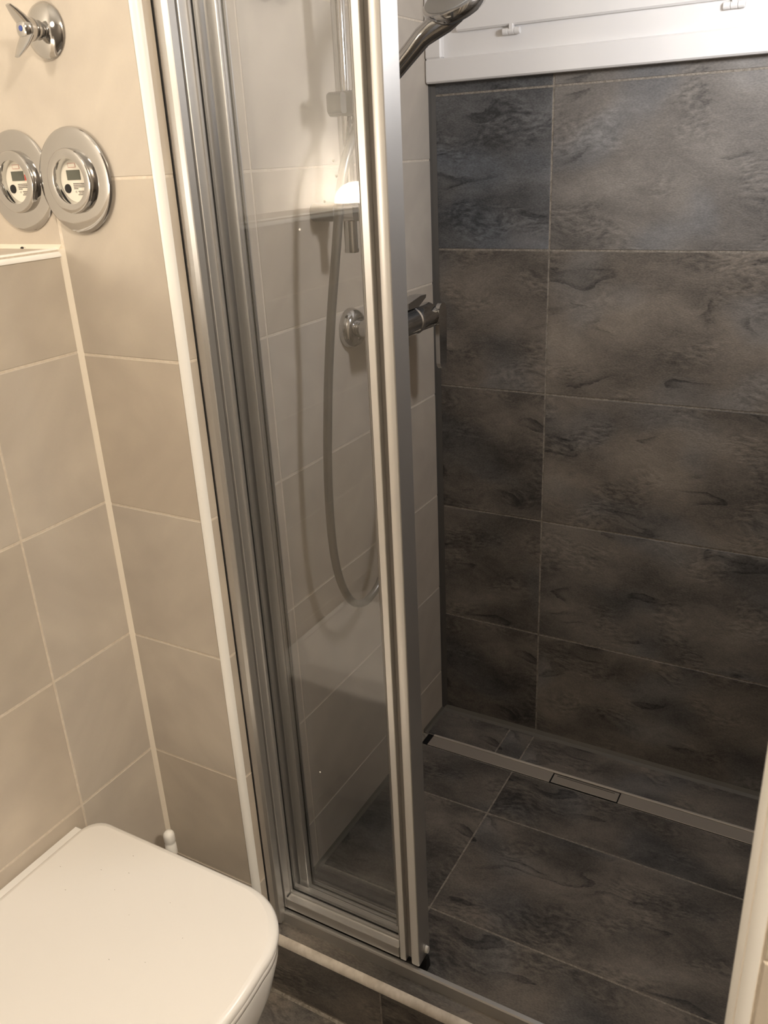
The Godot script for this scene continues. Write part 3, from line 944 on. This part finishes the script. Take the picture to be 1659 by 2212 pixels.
func mixer() -> void:
	var o := thing("shower_mixer", "chrome single-lever shower mixer with the lever hanging down on the beige wall", "tap", Vector3(0, 1.09, 0.29))
	var off := Transform3D(Basis.IDENTITY, -o.position)
	var y := 1.085
	for z in [0.366, 0.216]:
		var fl := put("wall_flange", lathe([Vector2(0, 0.0005), Vector2(0.0375, 0.0005), Vector2(0.0375, 0.006), Vector2(0.034, 0.016), Vector2(0.026, 0.021), Vector2(0.0185, 0.022), Vector2(0, 0.022)], 40), M.chrome, o, off * axis_to(Vector3.RIGHT, Vector3(0, y + 0.006, z)))
		put("inlet", lathe([Vector2(0, 0.02), Vector2(0.0155, 0.02), Vector2(0.0165, 0.024), Vector2(0.0165, 0.040), Vector2(0.0145, 0.062), Vector2(0, 0.062)], 28), M.chrome, fl)
	put("body", lathe([Vector2(0, -0.008), Vector2(0.020, -0.008), Vector2(0.0245, -0.004), Vector2(0.0255, 0.02), Vector2(0.0262, 0.10), Vector2(0.0262, 0.126), Vector2(0, 0.126)], 40), M.chrome, o, off * axis_to(Vector3(0, 0, -1), Vector3(0.066, y, 0.372)))
	put("collar", lathe([Vector2(0, 0.0), Vector2(0.0245, 0.0), Vector2(0.0245, 0.004), Vector2(0.0268, 0.006), Vector2(0.0275, 0.012), Vector2(0, 0.012)], 40), M.chrome_soft, o, off * axis_to(Vector3(0, 0, -1), Vector3(0.066, y, 0.246)))
	var lever := put("lever", lathe([Vector2(0, 0.0), Vector2(0.0262, 0.0), Vector2(0.0262, 0.062), Vector2(0.024, 0.066), Vector2(0, 0.066)], 40), M.chrome, o, off * axis_to(Vector3(0, 0, -1), Vector3(0.066, y, 0.234)))
	var inv: Transform3D = (axis_to(Vector3(0, 0, -1), Vector3(0.066, y, 0.234))).affine_inverse()
	# lever paddle hanging at the end of the drum, its broad side turned into the room
	var tongue := []
	for k in 13:
		var a := PI * k / 12.0
		tongue.append(Vector2(0.153 + cos(a) * 0.0185, y + 0.004 + sin(a) * 0.0185))
	for k in 9:
		var a := PI + PI * k / 8.0
		tongue.append(Vector2(0.154 + cos(a) * 0.0155, y - 0.096 + sin(a) * 0.0155))
	put("handle", extrude(tongue, Vector3(0.0830, 0, 0), Vector3(0, 0, 1), Vector3(0, 1, 0), Vector3(0.0090, 0, 0), true), M.chrome, lever, inv)
	# flat tongue of the diverter on top of the body
	var div := [Vector2(-0.012, 0.0), Vector2(0.030, 0.0), Vector2(0.062, 0.013), Vector2(0.064, 0.019), Vector2(0.040, 0.020), Vector2(-0.012, 0.012)]
	put("diverter", extrude(div, Vector3(0.054, y + 0.0265, 0.262), Vector3(0, 0, -1), Vector3(0, 1, 0), Vector3(0.024, 0, 0)), M.chrome_soft, o, off)
	put("outlet", lathe([Vector2(0, 0), Vector2(0.012, 0), Vector2(0.0135, 0.003), Vector2(0.0135, 0.018), Vector2(0.010, 0.022), Vector2(0, 0.022)], 24), M.chrome, o, off * axis_to(Vector3(0, -1, 0), Vector3(0.068, y - 0.022, 0.286)))


# ------------------------------------------------------------------ floor drain
func drain() -> void:
	var o := thing("shower_drain", "long metal shower drain channel in the slate floor with a lift-out cover", "drain", Vector3(0.43, 0.0, 0.14))
	var off := Transform3D(Basis.IDENTITY, -o.position)
	var zb := 0.1205
	var zf := 0.1625
	put("channel", boxm(Vector3(0.014, -0.0012, zb), Vector3(XR - 0.004, 0.0002, zf)), M.void, o, off)
	put("rear_lip", boxm(Vector3(0.030, -0.0008, zb - 0.001), Vector3(XR - 0.006, 0.0042, zb + 0.0055), 0.001), M.drain_lip_glint, o, off)
	for s in [[0.030, 0.3515], [0.5135, XR - 0.006]]:
		put("cover_strip", boxm(Vector3(s[0], 0.0, zb + 0.006), Vector3(s[1], 0.0022, zf), 0.0008), M.drain, o, off)
	var c := put("lift_cover", boxm(Vector3(0.3545, 0.0, zb + 0.008), Vector3(0.5105, 0.0012, zf - 0.003), 0.0006), M.drain, o, off)
	put("inlay", boxm(Vector3(0.362, 0.001, zb + 0.012), Vector3(0.500, 0.0018, zb + 0.0145)), M.grey_caulk, c)


# ------------------------------------------------------------------ water meters and stop valve
func meters() -> void:
	var spots := [[-0.1525, 1.373, 0.0, "chrome-ringed water meter nearer the rounded white edge strip, overlapping the other meter"], [-0.2715, 1.375, -0.0032, "chrome-ringed water meter partly covered by the rim of its neighbour, red mark on the dial"]]
	for k in 2:
		var s: Array = spots[k]
		var o := thing("water_meter", s[3], "water meter", Vector3(s[0], s[1], ZB + 0.0005 + maxf(0.0, 0.0035 + s[2])), "water meters on the narrow wall")
		var t := Transform3D(Basis(Vector3(1, 0, 0), Vector3(0, 0, 1), Vector3(0, -1, 0)), Vector3.ZERO)
		put("rosette", lathe([Vector2(0.040, 0.0), Vector2(0.0690, 0.0), Vector2(0.0700, 0.0012), Vector2(0.0690, 0.0024), Vector2(0.066, 0.0034), Vector2(0.058, 0.0042), Vector2(0.044, 0.0050), Vector2(0.040, 0.0050)], 72), M.chrome, o, t)
		put("bezel", lathe([Vector2(0.029, 0.002), Vector2(0.0430, 0.002), Vector2(0.0430, 0.0105), Vector2(0.0424, 0.0122), Vector2(0.0408, 0.0132), Vector2(0.0330, 0.0138), Vector2(0.0300, 0.0128), Vector2(0.0285, 0.0095), Vector2(0.0280, 0.0010)], 64), M.chrome, o, t)
		var d := put("dial", lathe([Vector2(0, 0.0), Vector2(0.0282, 0.0), Vector2(0.0282, 0.0010), Vector2(0.0270, 0.0015), Vector2(0, 0.0015)], 48), M.paper, o, t)
		var inv := t.affine_inverse()
		var zf := 0.0016
		put("display", boxm(Vector3(-0.0135, 0.0015, zf), Vector3(0.0125, 0.0145, zf + 0.0008)), M.lcd, d, inv)
		put("sensor", lathe([Vector2(0, 0), Vector2(0.0062, 0), Vector2(0.0058, 0.0014), Vector2(0, 0.0018)], 24), M.rubber, d, inv * axis_to(Vector3(0, 0, 1), Vector3(-0.0155, -0.0095, zf)))
		put("maker_plate", boxm(Vector3(-0.009, 0.0175, zf), Vector3(0.006, 0.0235, zf + 0.0003)), M.pink, d, inv)
		put("maker_field", boxm(Vector3(-0.008, 0.0183, zf), Vector3(0.005, 0.0227, zf + 0.0005)), M.paper, d, inv)
		var ink := begin()
		for line in [[-0.004, 0.019, -0.0040], [-0.004, 0.018, -0.0062], [-0.004, 0.017, -0.0084], [-0.004, 0.004, -0.0106], [0.004, 0.017, -0.0142], [0.005, 0.016, -0.0164], [0.003, 0.013, -0.0186]]:
			var x0: float = line[0]
			while x0 < line[1]:
				var wd := 0.0008 + 0.0016 * rng.randf()
				add_box(ink, Vector3(x0, line[2], zf - 0.0001), Vector3(minf(x0 + wd, line[1] + 0.0002), line[2] + 0.0012, zf + 0.00015))
				x0 += wd + 0.0006
		put("small_print", done(ink), M.ink, d, inv)
		var tm := TextMesh.new()
		tm.text = "CE"
		tm.font = SystemFont.new()
		tm.font.font_names = PackedStringArray(["Droid Sans"])
		tm.font_size = 32
		tm.pixel_size = 0.00009
		tm.depth = 0.0002
		put("print", tm, M.ink, d, inv * Transform3D(Basis.IDENTITY, Vector3(-0.0005, -0.0142, zf)))
		if k == 1:
			put("red_mark", boxm(Vector3(0.0135, 0.0015, zf), Vector3(0.0172, 0.0095, zf + 0.0004)), M.red, d, inv)


func valve() -> void:
	var c := Vector3(-0.163, 1.559, ZB + 0.0005)
	var o := thing("stop_valve", "chrome stop valve with winged handle on a domed rosette above the water meters", "valve", c)
	put("rosette", lathe([Vector2(0, 0), Vector2(0.0335, 0.0), Vector2(0.0345, 0.0015), Vector2(0.0330, 0.0045), Vector2(0.0270, 0.0085), Vector2(0.0180, 0.0120), Vector2(0.0120, 0.0135), Vector2(0.0115, 0.0200), Vector2(0, 0.020)], 56), M.chrome, o, axis_to(Vector3(0, 0, 1), Vector3.ZERO))
	var h := put("handle", lathe([Vector2(0, 0.018), Vector2(0.0100, 0.018), Vector2(0.0130, 0.021), Vector2(0.0145, 0.026), Vector2(0.0145, 0.033), Vector2(0.0125, 0.038), Vector2(0.0070, 0.041), Vector2(0, 0.0418)], 40), M.chrome, o, axis_to(Vector3(0, 0, 1), Vector3.ZERO))
	var inv := axis_to(Vector3(0, 0, 1), Vector3.ZERO).affine_inverse()
	# two broad wings bent outwards
	for w in [[97.0, 0.80], [264.0, 1.0]]:
		var d := Vector3(cos(deg_to_rad(w[0])), sin(deg_to_rad(w[0])), 0)
		var k: float = w[1]
		var path := [d * 0.002 + Vector3(0, 0, 0.028), d * 0.010 * k + Vector3(0, 0, 0.0345), d * 0.018 * k + Vector3(0, 0, 0.0400), d * 0.026 * k + Vector3(0, 0, 0.0460), d * 0.033 * k + Vector3(0, 0, 0.0520)]
		put("wing", sweep(path, [0.0125, 0.0140, 0.0128, 0.0098, 0.0052], 24, true, 0.36), M.chrome, h, inv)
	put("colour_dot", lathe([Vector2(0, 0), Vector2(0.0035, 0), Vector2(0.003, 0.0006), Vector2(0, 0.0008)], 16), M.blue, h, inv * axis_to(Vector3(0, 0, 1), Vector3(0, 0, 0.0417)))


# ------------------------------------------------------------------ small things
func small_things() -> void:
	# toilet brush in the corner behind the toilet
	var b := thing("toilet_brush", "white toilet brush standing in the corner behind the toilet lid", "brush", Vector3(-0.135, FLOOR_Y, 0.886))
	put("holder", lathe([Vector2(0, 0.0), Vector2(0.042, 0.0), Vector2(0.045, 0.004), Vector2(0.043, 0.10), Vector2(0.036, 0.13), Vector2(0.030, 0.132), Vector2(0, 0.132)], 40), M.pvc, b)
	put("handle", lathe([Vector2(0, 0.13), Vector2(0.0055, 0.13), Vector2(0.0055, 0.352), Vector2(0, 0.352)], 24), M.pvc, b)
	var knob := [Vector2(0, 0.342)]
	for k in 7:
		var a := -PI * 0.5 + PI * 0.5 * k / 6.0
		knob.append(Vector2(cos(a) * 0.0105, 0.3525 + sin(a) * 0.0105))
	knob.append(Vector2(0.0105, 0.372))
	knob.append(Vector2(0.0095, 0.374))
	knob.append(Vector2(0.0095, 0.378))
	knob.append(Vector2(0.0105, 0.380))
	for k in 7:
		var a := PI * 0.5 * k / 6.0
		knob.append(Vector2(cos(a) * 0.0105, 0.392 + sin(a) * 0.0105))
	put("knob", lathe(knob, 28), M.pvc, b)
	# dead fly on the ledge
	var f := thing("fly", "tiny dark dead fly lying on the cistern ledge below the water meters", "insect", Vector3(-0.276, LEDGE_Y + 0.0006, 0.836))
	put("body", sweep([Vector3(-0.0030, 0.0016, 0), Vector3(-0.0015, 0.0019, 0), Vector3(0.0008, 0.0018, 0.0003), Vector3(0.0028, 0.0014, 0.0008)], [0.0008, 0.0016, 0.0016, 0.0007], 12), M.rubber, f)
	put("head", lathe([Vector2(0, -0.0010), Vector2(0.0008, -0.0006), Vector2(0.0011, 0), Vector2(0.0008, 0.0006), Vector2(0, 0.0010)], 12), M.rubber, f, Transform3D(Basis.IDENTITY, Vector3(-0.0040, 0.0014, 0)))
	for s in [-1.0, 1.0]:
		put("wing", sweep([Vector3(-0.0005, 0.0024, s * 0.0006), Vector3(0.0022, 0.0022, s * 0.0018), Vector3(0.0042, 0.0012, s * 0.0022)], [0.0003, 0.0009, 0.0003], 8, true, 0.2), M.ink, f)
	# lint on the lid
	var lint := begin()
	for p in [Vector2(-0.150, 1.10), Vector2(-0.105, 1.13), Vector2(-0.085, 1.075), Vector2(-0.04, 1.06), Vector2(-0.035, 1.095), Vector2(0.02, 1.12), Vector2(0.06, 1.075), Vector2(0.10, 1.17), Vector2(0.12, 1.115), Vector2(0.05, 1.19), Vector2(-0.06, 1.03)]:
		var l := 0.0007 + 0.0012 * rng.randf()
		add_box(lint, Vector3(p.x, 0.3603, p.y), Vector3(p.x + l, 0.3607, p.y + 0.0004))
	var li := put("lint", done(lint), M.lint, self)
	li.set_meta("kind", "stuff")
	li.set_meta("label", "a few dark lint specks on the white toilet lid")
	li.set_meta("category", "lint")
